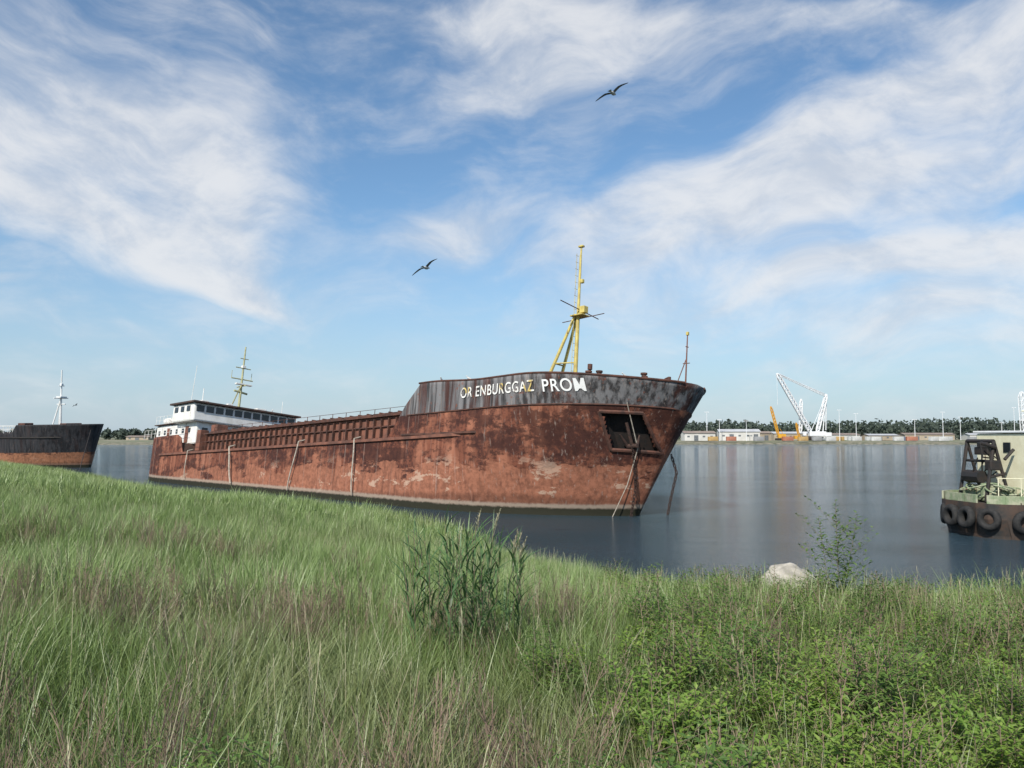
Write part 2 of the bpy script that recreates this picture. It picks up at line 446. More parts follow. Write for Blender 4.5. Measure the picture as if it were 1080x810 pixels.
tubes('bow_rope',polytube([hp(1.4,6.6,.08),hp(1.2,4.0,.30),hp(.2,1.8,.35),hp(-.9,-.5,.6)],.03),rope,ship,n=5)
tm,g=newmat('white_lettering')
P=g.n('ShaderNodeTexCoord').outputs['Object']
n=g.noise(P,3.5,6,.65)
finish(g,g.mix(g.mr(n,.62,.70),(.84,.83,.80),(.30,.22,.18)),.7)
tm2,g=newmat('faded_lettering')
P=g.n('ShaderNodeTexCoord').outputs['Object']
n=g.noise(P,3.0,6,.68)
c=g.mix(g.mr(g.noise(P,.9,2,.5),.58,.66),(.76,.74,.69),(.60,.45,.15))
finish(g,g.mix(g.mr(n,.54,.64),c,(.13,.09,.07)),.7)
MPOLY=[(0,0),(0,1),(.27,1),(.5,.48),(.73,1),(1,1),(1,0),(.79,0),(.79,.66),(.58,.20),(.42,.20),(.21,.66),(.21,0)]
def hulltext(name,body,x0,x1,z0,hgt,mat,poly=None):
    bm=bmesh.new()
    if poly is None:
        cu=bpy.data.curves.new(name,'FONT'); cu.body=body; cu.size=1; cu.offset=.010; cu.space_character=1.12
        ob=bpy.data.objects.new(name,cu); scene.collection.objects.link(ob); bpy.context.view_layer.update()
        me=bpy.data.meshes.new_from_object(ob.evaluated_get(bpy.context.evaluated_depsgraph_get()))
        bpy.data.objects.remove(ob); bm.from_mesh(me)
    else:
        bm.faces.new([bm.verts.new((a,b,0)) for a,b in poly][::-1])
    xt=np.linspace(x0,x1,80); yt=np.array([H1.hb(x,z0+.3) for x in xt]); sl_=np.concatenate([[0],np.cumsum(np.hypot(np.diff(xt),np.diff(yt)))])
    bmesh.ops.triangulate(bm,faces=bm.faces)
    xs=[v.co.x for v in bm.verts]; ys=[v.co.y for v in bm.verts]
    ax,bx,ay,by=min(xs),max(xs),min(ys),max(ys)
    for v in bm.verts:
        v.co.x=(v.co.x-ax)/(bx-ax)*sl_[-1]; v.co.z=z0+(v.co.y-ay)/(by-ay)*hgt; v.co.y=0
    for it in range(5):
        el=[e for e in bm.edges if e.calc_length()>.10]
        if not el: break
        bmesh.ops.subdivide_edges(bm,edges=el,cuts=1); bmesh.ops.triangulate(bm,faces=bm.faces)
    for v in bm.verts:
        v.co.x=float(np.interp(v.co.x,sl_,xt)); v.co.y=-(H1.hb(v.co.x,v.co.z)+.06)
    me2=bpy.data.meshes.new(name); bm.to_mesh(me2); bm.free(); me2.materials.append(mat)
    link(bpy.data.objects.new(name,me2),ship)
hulltext('ship_name_faded','OR ENBURGGAZ',-10.2,-3.65,7.26,.72,tm2)
hulltext('ship_name','PRO',-3.05,-1.18,7.20,.76,tm)
hulltext('ship_name_end','M',-1.06,-.42,7.20,.75,tm,MPOLY)

boxes('hatch_coaming',[(-34.2,0,5.85,34.4,10.4,1.9)],rustlight,ship,.02)
br=[]
for sd in(-1,1):
    for i,x in enumerate(np.arange(-51,-17,.95)):
        br.append((x,sd*5.32,5.78,.09,.26,1.75))
    br.append((-34.2,sd*5.34,6.86,34.6,.34,.14)); br.append((-34.2,sd*5.28,6.05,34.4,.18,.08))
boxes('coaming_brackets',br,rustmat,ship,0)
cv=[]
for i,x in enumerate(np.arange(-49,-18,4.1)):
    cv.append((x,0,7.02,3.9,10.2,.26))
    for dx in(-1.2,0,1.2): cv.append((x+dx,0,7.2,.16,10.0,.12))
boxes('hatch_covers',cv,rustmat,ship,.03)
segs=[]
for sd in(-1,1):
    for i,x in enumerate(np.arange(-53,-18,1.6)):
        if random.random()<.25: continue
        lean=random.uniform(-.08,.08); segs.append(((x,sd*6.35,4.9),(x+lean,sd*6.35,5.85),.025))
    segs+= [((-53,sd*6.35,5.85),(-18,sd*6.35,5.8),.018),((-53,sd*6.35,5.4),(-30,sd*6.35,5.4),.014)]
    for x in np.arange(-50,-18,2.0): segs.append(((x,sd*5.1,7.1),(x,sd*5.1,7.5),.03))
    segs.append(((-50,sd*5.1,7.5),(-18,sd*5.1,7.5),.02))
tubes('handrails',segs,rustmat,ship,n=5)
boxes('deck_gear',[(-17.6,-3.5,7.3,.6,.6,.9),(-17.8,2,7.4,.9,1.2,1.0),(-50.8,-4.2,7.5,1.4,1.2,.8),(-52,1,7.6,1.0,4,1.2),(-52.2,-5.3,6.2,.9,.9,2.2)],rustlight,ship,.05)
boxes('forecastle_bulkhead',[(-16.0,0,6.1,.15,12.6,2.5)],rustlight,ship,.01)
boxes('windlass_base',[(-8,-2,7.9,1.2,1.0,1.0),(-8,2,7.9,1.2,1.0,1.0)],rustmat,ship,.08)
tubes('windlass_drums',[((-8.0,-3.4,8.65),(-8.0,3.4,8.65),.22),((-8,-2.9,8.65),(-8,-2.3,8.65),.55),((-8,2.3,8.65),(-8,2.9,8.65),.55),((-8,-1.5,8.65),(-8,-1.2,8.65),.5),((-8,1.2,8.65),(-8,1.5,8.65),.5)],rustlight,ship,n=14)
seg=[]
for (x,y) in((-12,-5.4),(-11.3,-5.4),(-1,-4.2),(-.4,-3.9),(-12,5.2),(-11.3,5.2),(1.6,-2.0),(1.6,1.8)):
    seg.append(((x,y,7.4),(x,y,8.55),.16)); seg.append(((x,y,8.55),(x,y,8.65),.22))
seg+=[((-1.9,-3,7.4),(-1.9,-3,9.05),.09),((-1.9,-3,9.05),(-1.9,-3,9.4),.16)]
seg+=[((-3.6,-4,7.4),(-3.6,-4,8.9),.05),((-13.5,-3,7.4),(-13.5,-3,9.1),.05)]
tubes('bollards_and_posts',seg,rustmat,ship,n=10)
boxes('fairlead',[(2.7,-1.05,8.22,.7,.2,.42,-.6),(1.6,-1.9,8.28,.6,.2,.34,-.6),(2.7,1.1,8.22,.7,.2,.42,.6)],rustmat,ship,.04)
mb=-5.7
segs=[((mb,0,7.4),(mb+.05,0,14.0),.16,.13),((mb+.05,0,14.0),(mb+.1,0,19.0),.11,.06),
      ((mb-2.8,-.9,7.4),(mb-.1,-.1,14.0),.13,.10),((mb-2.8,.9,7.4),(mb-.1,.1,14.0),.13,.10),
      ((mb-1.5,-.5,10.5),(mb-1.5,.5,10.5),.06),((mb-1.5,-.5,10.5),(mb,0,10.5),.05)]
for z in np.arange(8.4,18.5,.5): segs.append(((mb-.22,-.2,z),(mb-.22,.12,z),.014))
segs+= [((mb-.22,-.2,8.2),(mb-.12,-.2,18.5),.016),((mb-.22,.12,8.2),(mb-.12,.12,18.5),.016)]
tubes('foremast',segs,yellow,ship,n=8)
tubes('foremast_yard',[((mb+.2,-2.1,14.5),(mb+.2,2.1,14.1),.035),((mb-1.4,0,13.6),(mb+2.4,0,13.7),.03)],rustmat,ship)
boxes('foremast_platform',[(mb+.2,0,13.85,1.1,.9,.1),(mb+.55,0,14.25,.45,.45,.5),(mb+.3,0,16.4,.24,.24,.28),(mb+.1,0,19.05,.4,.28,.14)],yellow,ship,.03)
tubes('bow_staff',[((3.3,0,7.6),(3.4,0,11.3),.055,.035),((3.25,-.22,9.4),(3.45,.22,9.5),.03),((3.36,-.12,10.5),(3.4,.12,10.5),.03),((2.5,0,7.8),(3.32,0,9.7),.03)],rustlight,ship)
boxes('bow_lamp',[(3.4,0,11.35,.16,.16,.22)],yellow,ship,.02)

def hang(name,x,z1,z0,dx,r,mat):
    pts=[hp(x,z1,.17)]
    for k in range(1,10):
        t=k/9; pts.append(hp(x+dx*t+.1*math.sin(t*5),z1+(z0-z1)*t,.17+.12*math.sin(t*3.1)))
    tubes(name,[((x,-6.1,z1+.2),pts[0],r)]+polytube(pts,r),mat,ship)
hang('hanging_rope_1',-22.2,5.0,.7,.4,.06,rope); hang('hanging_rope_2',-30.4,5.1,1.0,-1.0,.065,rope)
hang('hanging_rope_3',-43,5.1,1.6,1.2,.08,rope); hang('hanging_rope_4',-52.2,5.0,2.2,.1,.05,rope)

boxes('deckhouse',[(-59.2,0,7.15,10.6,10.6,2.4),(-63.2,0,6.9,3.2,9.0,1.9)],whiterust,ship,.12)
boxes('wheelhouse',[(-56.0,0,9.3,5.4,12.2,1.95),(-60.4,0,9.0,3.4,9.5,1.4)],whiterust,ship,.18)
roofm=simple('rusty_roof',(.10,.055,.04),(.05,.035,.03),1.5,.85)
boxes('wheelhouse_roof',[(-55.9,0,10.36,6.2,12.8,.2),(-59.4,0,8.42,10.4,11.2,.10)],roofm,ship,.03)
wb=[]
for i in range(11): wb.append((-53.27,-5.4+i*1.08,9.72,.08,.84,.66))
for sd in(-1,1):
    for i in range(3): wb.append((-57.6+i*1.5,sd*6.12,9.7,.8,.08,.6))
for sd in(-1,1):
    for i in range(6): wb.append((-63.6+i*1.6,sd*5.32,7.5,.5,.08,.5))
for i in range(6): wb.append((-53.87,-4.4+i*1.75,7.5,.08,.6,.55))
boxes('windows',wb,glass,ship,.02)
boxes('doors',[(-61.0,-5.33,7.05,.8,.06,1.8),(-56.2,-5.33,7.05,.8,.06,1.8)],rustlight,ship,.02)
boxes('funnel',[(-61.6,0,10.0,2.2,2.4,2.0)],whiterust,ship,.25)
rails=[]
for z,x0,x1,b in((8.45,-64.4,-54,5.5),(6.8,-65.5,-55,6.2)):
    for sd in(-1,1):
        for x in np.arange(x0,x1,1.0): rails.append(((x,sd*b,z),(x,sd*b,z+.95),.022))
        for dz in(.5,.95): rails.append(((x0,sd*b,z+dz),(x1,sd*b,z+dz),.02))
tubes('deckhouse_rails',rails,whiterust,ship,n=5)
boxes('life_raft_rack',[(-62.8,-4.6,8.9,1.6,1.0,.8),(-62.8,4.6,8.9,1.6,1.0,.8)],whiterust,ship,.3)
mx=-55.6
greenish=simple('mast_paint',(.46,.45,.24),(.32,.30,.16),2,.6,rust=.3)
segs=[((mx,0,10.4),(mx,0,17.8),.16,.08),((mx,-1.3,14.0),(mx,1.3,14.0),.07),((mx,-.9,15.3),(mx,.9,15.3),.06),((mx-1,0,13.2),(mx+1.1,0,13.2),.07),
      ((mx-1.0,-.6,10.4),(mx,0,13.4),.07),((mx-1.0,.6,10.4),(mx,0,13.4),.07),((mx,-.5,16.4),(mx,.5,16.4),.05),((mx-.2,-1.2,14),(mx-.2,-1.2,14.9),.03),((mx-.2,1.2,14),(mx-.2,1.2,14.9),.03),((mx,.8,12.4),(mx,-.8,12.6),.12)]
tubes('radar_mast',segs,greenish,ship,n=7)
boxes('radar_scanner',[(mx+.5,0,13.35,.5,1.9,.16),(mx,0,15.45,.4,.4,.3)],whiterust,ship,.03)
tubes('whip_antennas',[((-57.8,-4.6,10.4),(-57.6,-4.5,15.0),.03),((-57.6,-3.4,10.4),(-57.6,-3.4,12.6),.05),((-54,4.5,10.4),(-54,4.5,12.0),.03)],whiterust,ship,n=5)
boxes('roof_boxes',[(-57.2,-3.4,10.8,.9,.8,.7),(-55.5,2.6,10.7,.8,1.2,.5),(-54.2,-1.8,10.62,.5,.6,.34)],whiterust,ship,.05)

# ------------------------------------------------------------------ second ship
ship2=empty('black_cargo_ship',(-67.6,129.5,0),(R(1.5),0,R(-22)))
def sheer2(x): return 5.6+1.3*sm(-9.6,-8.8,x)
def deck2(x): return 4.9+.9*sm(-9.6,-9.2,x)
H2=Hull(60,12,6.9,1.6,sheer2,deck2)
hm2=hullmat('hull_black_paint',2.5,-200,(.014,.014,.016),(.05,.022,.016),(.15,.06,.035),(.34,.15,.08),2.4,k=.25)
H2.build(hm2,ship2,rustdeck)
H2.strake('rubbing_strake',-58,-2,4.9,.25,.14,black,ship2)
boxes('deckhouse',[(-40,0,6.2,26,8,1.2)],rustmat,ship2,.05)
rails=[]
for sd in(-1,1):
    for x in np.arange(-50,-9.5,1.3): rails.append(((x,sd*5.5,5.5),(x,sd*5.5,6.7),.04))
    for z in(6.1,6.7): rails.append(((-50,sd*5.5,z),(-9.5,sd*5.5,z),.035))
tubes('white_rails',rails,whiterust,ship2,n=5)
segs=[((-6.6,0,5.8),(-6.4,0,15.8),.20,.10),((-7.9,-.7,5.8),(-6.5,0,11.2),.11),((-7.9,.7,5.8),(-6.5,0,11.2),.11),((-6.5,-1.3,11.2),(-6.5,1.3,11.2),.09),((-7.4,0,10.2),(-5.5,0,10.2),.09),((-6.4,-.5,13.2),(-6.4,.5,13.2),.07)]
whitemast=simple('white_mast_paint',(.80,.80,.78),(.70,.70,.67),1,.5)
tubes('foremast',segs,whitemast,ship2,n=7)
boxes('mast_platform',[(-6.4,0,11.35,1.0,1.2,.25),(-6.4,0,13.4,.4,.4,.4)],whitemast,ship2,.03)
boxes('windlass',[(-4.2,0,6.5,1.4,3,1.2),(-12.0,-2,6.4,1.6,1.6,1.6)],rustmat,ship2,.1)
tubes('mooring_line',[((1.0,-.6,6.2),(5,-6,.0),.05)],black,ship2)

# ------------------------------------------------------------------ work boat on the right
boat=empty('work_boat',(28.8,42.0,-.1),(0,R(.5),R(6)))
def outline(x,sc=1.0):
    t=min(max((x+6)/2.2,0),1); return sc*2.6*(.45+.55*math.sqrt(max(0,1-(1-t)**2)))
bhull=simple('boat_hull_paint',(.030,.030,.028),(.08,.05,.035),1.6,.7)
xs=np.concatenate([np.linspace(-6,-3.8,12),np.linspace(-3.8,6,12)[1:]])
V=[];F=[];zl=(-.6,.2,1.0,1.75)
for x in xs:
    for s_ in(-1,1):
        for k,z in enumerate(zl): V.append((x-(0 if z>.5 else -.25*(x<-5)),s_*outline(x,(.9,.96,1,1.02)[k]),z))
nn=8
for i in range(len(xs)-1):
    for k in range(3):
        F.append((i*nn+k,(i+1)*nn+k,(i+1)*nn+k+1,i*nn+k+1)); F.append((i*nn+4+k,i*nn+5+k,(i+1)*nn+5+k,(i+1)*nn+4+k))
    F.append((i*nn+3,(i+1)*nn+3,(i+1)*nn+7,i*nn+7))
for k in range(3):
    F.append((k,k+1,k+5,k+4)); j=(len(xs)-1)*nn; F.append((j+k,j+k+4,j+k+5,j+k+1))
mesh_obj('hull',V,F,bhull,boat)
tyre=simple('tyre_rubber',(.014,.014,.014),(.03,.028,.026),5,.85)
def torus(R0,r,nm=20,nn=8,sq=1.15):
    V=[];F=[]
    for i in range(nm):
        a=2*math.pi*i/nm
        for j in range(nn):
            b=2*math.pi*j/nn; V.append(((R0+r*math.cos(b))*math.cos(a),sq*r*math.sin(b),(R0+r*math.cos(b))*math.sin(a)))
    for i in range(nm):
        for j in range(nn): F.append((i*nn+j,((i+1)%nm)*nn+j,((i+1)%nm)*nn+(j+1)%nn,i*nn+(j+1)%nn))
    return V,F
TV,TF=torus(.40,.17); k=0
def addtyre(x,y,z,ang):
    global k
    o=mesh_obj('tyre_fender_%d'%k,TV,TF,tyre,boat,smooth=True); o.location=(x,y,z); o.rotation_euler=(R(random.uniform(-8,8)),0,ang); k+=1
for x in np.arange(-4.6,5.6,1.08): addtyre(x,-outline(x)-.14,.95+random.uniform(-.08,.08),R(random.uniform(-6,6)))
for (x,y,a) in((-5.75,-1.75,-60),(-6.2,-.7,-90),(-6.2,.45,-90),(-5.8,1.55,-120)): addtyre(x,y,1.0,R(a))
tubes('tyre_chains',[((x,-outline(x)-.06,1.3),(x,-outline(x)+.05,1.85),.03) for x in np.arange(-4.6,5.6,1.08)],chain_m,boat)
greenp=simple('weathered_green_paint',(.20,.26,.14),(.38,.38,.26),2.5,.7,rust=.4)
bw=[]
for i in range(len(xs)-1):
    xm=(xs[i]+xs[i+1])/2; dx=xs[i+1]-xs[i]; dy=outline(xs[i+1])-outline(xs[i])
    L_=math.hypot(dx,dy); an=math.atan2(dy,dx)
    if i>0:
        bw.append((xm,-outline(xm)+.08,1.95,L_*1.02,.09,.42,-an)); bw.append((xm,outline(xm)-.08,1.95,L_*1.02,.09,.42,an))
bw.append((-5.95,0,1.95,.09,2.4,.42))
boxes('bulwark',bw,greenp,boat,.015)
boxes('deck_clutter',[(-4.6,-1.2,2.15,1.0,.9,.7,.3),(-4.9,.2,2.1,.7,1.4,.6),(-5.2,-.8,2.25,.35,.35,.9),(-3.4,-2.15,2.2,.9,.4,.8)],greenp,boat,.08)
segs=[]
for i in range(26):
    cx,cy,cz=(random.uniform(-5.3,-4.2),random.uniform(-1.9,.6),random.uniform(1.95,2.55)); rr=random.uniform(.2,.45); pts=[]
    tx,ty=random.uniform(-.5,.5),random.uniform(-.5,.5)
    for q in range(13):
        a=q/12*2*math.pi; pts.append((cx+rr*math.cos(a),cy+rr*math.sin(a),cz+rr*(tx*math.cos(a)+ty*math.sin(a))))
    segs+=polytube(pts,.045)
tubes('hose_heap',segs,greenp,boat,n=5)
segs=[]
for y in(-1.1,.9):
    segs+=[((-5.4,y,1.8),(-4.9,y,4.8),.09),((-4.1,y,1.8),(-4.9,y,4.8),.08),((-5.2,y,3.0),(-4.3,y,3.2),.07)]
segs+=[((-4.9,-1.1,4.8),(-4.9,.9,4.8),.10),((-5.0,-1.1,3.8),(-5.0,.9,3.8),.07),((-4.9,-1.2,4.5),(-5.7,-1.2,4.7),.10),((-5.7,-1.2,4.7),(-5.6,-1.2,4.0),.05),((-5.2,-.6,3.0),(-5.2,.6,3.0),.32),((-4.5,-1.3,3.9),(-4.0,-1.3,4.4),.08)]
for i in range(10):
    segs.append(((random.uniform(-5.4,-4.2),random.uniform(-1.2,.8),random.uniform(2,4.6)),(random.uniform(-5.4,-4.2),random.uniform(-1.2,.8),random.uniform(2.4,4.9)),.035))
tubes('winch_frame',segs,black,boat,n=8)
boxes('winch_blocks',[(-4.9,-1.0,3.6,.6,.45,.5),(-5.5,-1.1,4.6,.45,.3,.3),(-4.6,0,4.3,.45,1.0,.4)],black,boat,.05)
boxes('wheelhouse',[(-2.3,-.1,3.5,3.0,3.7,3.4),(1.3,0,2.7,3.4,3.4,1.9)],cream,boat,.10)
boxes('wheelhouse_roof',[(-2.3,-.1,5.28,3.2,3.9,.12),(1.5,0,3.72,3.3,3.6,.1)],whitemast,boat,.04)
wl=[(-2.75,-1.97,4.30,.55,.06,.70),(-1.75,-1.97,4.30,.55,.06,.70),(-3.82,.9,4.5,.06,.5,.5),(-3.82,-.6,4.5,.06,.5,.5)]
wl+=[(.8,-1.72,3.0,.45,.05,.45),(1.9,-1.72,3.0,.45,.05,.45),(-1.2,-1.97,2.8,.65,.05,1.6)]
boxes('wheelhouse_windows',wl,glass,boat,.02)
orange_p=simple('orange_plastic',(.75,.16,.03),(.6,.12,.03),3,.5)
LV,LF=torus(.28,.075,20,8,1.0)
lr=mesh_obj('life_ring',LV,LF,orange_p,boat,smooth=True); lr.location=(-3.0,-2.04,3.3)
segs=[((-1.9,0,5.3),(-1.9,0,7.6),.06),((-1.9,-.7,6.4),(-1.9,.7,6.4),.04),((.3,.8,3.7),(.3,.8,6.0),.18),((-3.4,-1.5,5.3),(-3.4,-1.5,6.2),.05)]
for x in np.arange(-5.4,5.6,.9):
    segs.append(((x,-outline(x)+.15,2.1),(x,-outline(x)+.15,3.0),.025))
for x in np.arange(-5.4,4.9,.9): segs.append(((x,-outline(x)+.15,3.0),(x+.9,-outline(x+.9)+.15,3.0),.022))
tubes('posts_and_rails',segs,cream,boat,n=7)

# ------------------------------------------------------------------ far shore structures
whitep=simple('white_crane_paint',(.80,.80,.80),(.72,.72,.72),.2,.5)
yel=simple('orange_yellow_paint',(.70,.36,.03),(.55,.27,.03),.3,.5)
cr=empty('crawler_crane',(196,540,2)); 
segs=[]
segs+=lattice((4,0,5),(-18,0,45),2.2,16,.30)
segs+=lattice((-2,3,5),(-1,3,28),1.6,8,.24)
segs+=lattice((8,0,5),(15,0,31),1.8,9,.34)
segs+=[((15,0,31),(-18,0,45),.12),((15,.8,31),(-18,.8,45),.12),((15,0,31),(14,0,7),.30),((12,0,6),(15,0,31),.34)]
segs+=lattice((-18,0,45),(14,0,30),1.0,14,.13)
segs+=[((-18,0,45),(-18,0,24),.12),((4,0,6),(15,0,31),.2)]
tubes('boom_and_mast',segs,whitep,cr,n=4)
boxes('machinery_house',[(8,0,4.6,11,4,3),(15,0,4.2,4,4.5,2.4),(-1,-2,4.6,2,1.6,2.6)],whitep,cr,.15)
boxes('crawler_tracks',[(4,-3.6,1.3,12,1.5,2.2),(4,3.6,1.3,12,1.5,2.2),(4,0,2.4,5,6,.9)],black,cr,.5)
cr2=empty('yellow_crane',(180,545,2))
tubes('boom',lattice((0,0,3),(-5,0,23),1.2,9,.25)+lattice((14,0,2),(12,0,12),1.2,4,.2)+[((3,0,4),(1,0,8),.15)],yel,cr2,n=4)
boxes('cab',[(2,0,3,5,3,2.6),(13,2,2.2,4,3,2.2)],yel,cr2,.15)
boxes('tracks',[(1,-1.8,.9,6,1,1.4),(1,1.8,.9,6,1,1.4)],black,cr2,.3)
cr3=empty('tower_crane',(346,545,2))
tubes('tower',lattice((0,0,0),(-1,0,33),3.0,10,.28)+lattice((10,0,0),(10,0,22),2.5,7,.25)+lattice((-2,0,14),(40,0,14),2.2,12,.2),whitep,cr3,n=4)
shedw=simple('shed_white',(.62,.60,.56),(.52,.50,.46),.15,.7); sheds=simple('shed_tan',(.40,.33,.24),(.33,.27,.2),.15,.7)
roofr=simple('shed_roof_brown',(.30,.24,.19),(.24,.18,.15),.2,.7); roofg=simple('shed_roof_grey',(.50,.50,.50),(.42,.42,.43),.2,.7)
shedglass=simple('shed_openings',(.16,.17,.18),(.10,.11,.12),1,.5)
def shed(x,y,L,W,h,wm,rm,i):
    e=empty('warehouse' if i==0 else 'warehouse.%03d'%i,(x,y,2),(0,0,R(random.uniform(-6,6))))
    V=[(-L/2,-W/2,0),(L/2,-W/2,0),(L/2,W/2,0),(-L/2,W/2,0),(-L/2,-W/2,h),(L/2,-W/2,h),(L/2,W/2,h),(-L/2,W/2,h),(-L/2,0,h*1.25),(L/2,0,h*1.25)]
    mesh_obj('walls',V,[(0,1,5,4),(1,2,6,9,5),(2,3,7,6),(3,0,4,8,7)],wm,e)
    o=.6
    V=[(-L/2-o,-W/2-o,h-.1),(L/2+o,-W/2-o,h-.1),(L/2+o,0,h*1.25+.15),(-L/2-o,0,h*1.25+.15),(-L/2-o,W/2+o,h-.1),(L/2+o,W/2+o,h-.1)]
    mesh_obj('roof',V,[(0,1,2,3),(3,2,5,4)],rm,e)
    wb=[];n=int(L/5)
    for k in range(n):
        xx=-L/2+(k+.5)*L/n
        if k%3==1: wb.append((xx,-W/2-.03,h*.36,2.8,.1,h*.7))
        else: wb.append((xx,-W/2-.03,h*.55,1.6,.1,1.0))
    boxes('doors_and_windows',wb,shedglass,e,0)
i=0
for (x,y,L,W,h,wm,rm) in [(122,530,20,12,5.0,shedw,roofr),(150,536,26,12,6,shedw,roofg),(171,560,14,10,5,sheds,roofr),(232,580,30,14,4.0,shedw,roofr),(262,576,22,12,3.6,sheds,roofg),
        (297,580,34,14,4.2,sheds,roofr),(338,580,24,12,4,shedw,roofg),(380,576,30,12,5,shedw,roofr),(215,610,40,14,5,sheds,roofg),(-262,570,16,10,2.6,sheds,roofr),(420,570,40,15,5,sheds,roofr)]:
    shed(x,y,L,W,h,wm,rm,i); i+=1
cm=[simple('container_%d'%j,c,None,.3,.6) for j,c in enumerate([(.6,.6,.58),(.45,.14,.06),(.10,.15,.25),(.55,.33,.08),(.35,.35,.35)])]
for j in range(34):
    x=random.uniform(190,420) if j<28 else random.uniform(120,190); y=random.uniform(505,535)
    e=empty('shipping_container' if j==0 else 'shipping_container.%03d'%j,(x,y,1.9),(0,0,R(random.uniform(-10,10))))
    mt=cm[0] if random.random()<.4 else random.choice(cm)
    boxes('body',[(0,0,1.5,6.1,2.4,2.6)],mt,e,.05)
    boxes('ribs',[(-2.8+q*.7,-1.22,1.5,.12,.08,2.4) for q in range(9)]+[(0,0,.12,5.8,2.2,.2)],cm[4],e,0)
for j,(x,y,hh) in enumerate([(211,520,20),(226,530,18),(262,525,14),(283,530,19),(300,540,16),(330,530,22),(355,530,15),(151,520,13),(135,525,14),(128,530,19),(318,524,12)]):
    e=empty('light_pole' if j==0 else 'light_pole.%03d'%j,(x,y,1.8))
    tubes('pole',[((0,0,0),(0,0,hh),.22,.12),((-1.2,0,hh),(1.2,0,hh),.12)],whitep,e)
    boxes('lamps',[(-1.1,0,hh-.1,.8,.5,.3),(1.1,0,hh-.1,.8,.5,.3)],whitep,e,.04)

def foliage_mat(name,c1,c2,c3,scale,tr=.25,gl=.03):
    m,g=newmat(name); P=g.n('ShaderNodeNewGeometry').outputs['Position']
    n=g.noise(P,scale,2,.6); rnd=g.noise(P,scale*7,1,.6)
    c=g.mix(g.mr(n,.35,.65),c1,c2); c=g.mix(g.mr(rnd,.48,.7),c,c3)
    finish_leaf(g,c,tr,gl); return m
ftree=foliage_mat('distant_foliage',(.08,.10,.085),(.095,.12,.095),(.115,.14,.105),.05,.3,0)  # distance haze mixed into the leaf colours: paler and bluer
def treeband(x0,x1,y0,y1,hmin,hmax,step):
    out=[]
    for x in np.arange(x0,x1,step):
        for rr in range(2):
            yy=random.uniform(y0,y1); xx=x+random.uniform(-step,step)*.6
            hh=random.uniform(hmin,hmax)*(1+.10*math.sin(xx*.021)+.05*math.sin(xx*.07+1))
            out.append((xx,yy,hh))
    return out
T=treeband(-520,-60,600,690,8,10,3.2)+treeband(60,620,640,730,15,18,3.2)+treeband(-60,60,600,690,9,12,5)+treeband(-2300,-520,640,760,9,12,9)+treeband(620,2300,640,760,14,17,9)
Vs=[]
for (x,y,hh) in T:
    n=60; r=hh*.40+1
    d=rng.normal(size=(n,3)); d/=np.linalg.norm(d,axis=1)[:,None]
    rad=rng.uniform(.35,1.02,n)[:,None]
    c=np.array([x,y,2.2+hh*.48])+d*rad*np.array([r,r,hh*.50])
    a=rng.normal(size=(n,3)); a/=np.linalg.norm(a,axis=1)[:,None]
    b=np.cross(a,rng.normal(size=(n,3))); b/=np.linalg.norm(b,axis=1)[:,None]
    s=rng.uniform(.8,1.9,n)[:,None]
    Vs.append(np.stack([c-a*s,c-b*s*.8,c+a*s,c+b*s*.8],1).reshape(-1,3))
Vs=np.concatenate(Vs); 
def fastmesh(name,V,nq,mat,k=4,do_link=True):
    me=bpy.data.meshes.new(name); me.vertices.add(len(V)); me.vertices.foreach_set('co',V.astype(np.float32).ravel())
    me.loops.add(nq*k); me.loops.foreach_set('vertex_index',np.arange(nq*k,dtype=np.int32))
    me.polygons.add(nq); me.polygons.foreach_set('loop_start',np.arange(0,nq*k,k,dtype=np.int32))
    me.update(calc_edges=True); me.materials.append(mat)
    o=bpy.data.objects.new(name,me)
    if do_link: link(o)
    return o
fastmesh('distant_trees',Vs,len(Vs)//4,ftree)

# ------------------------------------------------------------------ vegetation sources
def grassmat(name,base,mid,tip,dry,h,drymix=.5,tr=.3):
    m,g=newmat(name)
    O=g.n('ShaderNodeTexCoord').outputs['Object']; W=g.n('ShaderNodeNewGeometry').outputs['Position']
    rnd=g.n('ShaderNodeObjectInfo').outputs['Random']
    z=g.sep(O)[2]
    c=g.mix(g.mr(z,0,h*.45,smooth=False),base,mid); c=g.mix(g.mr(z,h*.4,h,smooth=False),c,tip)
    patch=g.noise(W,.25,2,.6)
    f=g.m('ADD',g.mr(patch,.52,.66,0,drymix),g.mr(rnd,.88,1.0,0,.6),clamp=True)
    c=g.mix(f,c,dry)
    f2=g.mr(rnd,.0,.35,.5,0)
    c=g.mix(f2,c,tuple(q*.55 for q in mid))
    finish_leaf(g,c,tr,.04); return m
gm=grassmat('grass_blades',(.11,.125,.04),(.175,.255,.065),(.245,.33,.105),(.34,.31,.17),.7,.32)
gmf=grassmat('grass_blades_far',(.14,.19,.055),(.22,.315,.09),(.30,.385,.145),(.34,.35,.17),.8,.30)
dm=simple('dry_stems',(.27,.20,.14),(.18,.125,.09),5,.9)
plume=simple('seed_heads',(.44,.40,.26),(.34,.31,.20),5,.95)
lm=foliage_mat('weed_leaves',(.17,.29,.045),(.24,.36,.06),(.32,.42,.10),1.5,.42)
lm2=foliage_mat('weed_leaves_dark',(.09,.17,.035),(.14,.235,.05),(.20,.29,.075),1.5,.40)
rm=foliage_mat('reed_leaves',(.08,.155,.06),(.12,.21,.075),(.17,.26,.09),2.0,.3)
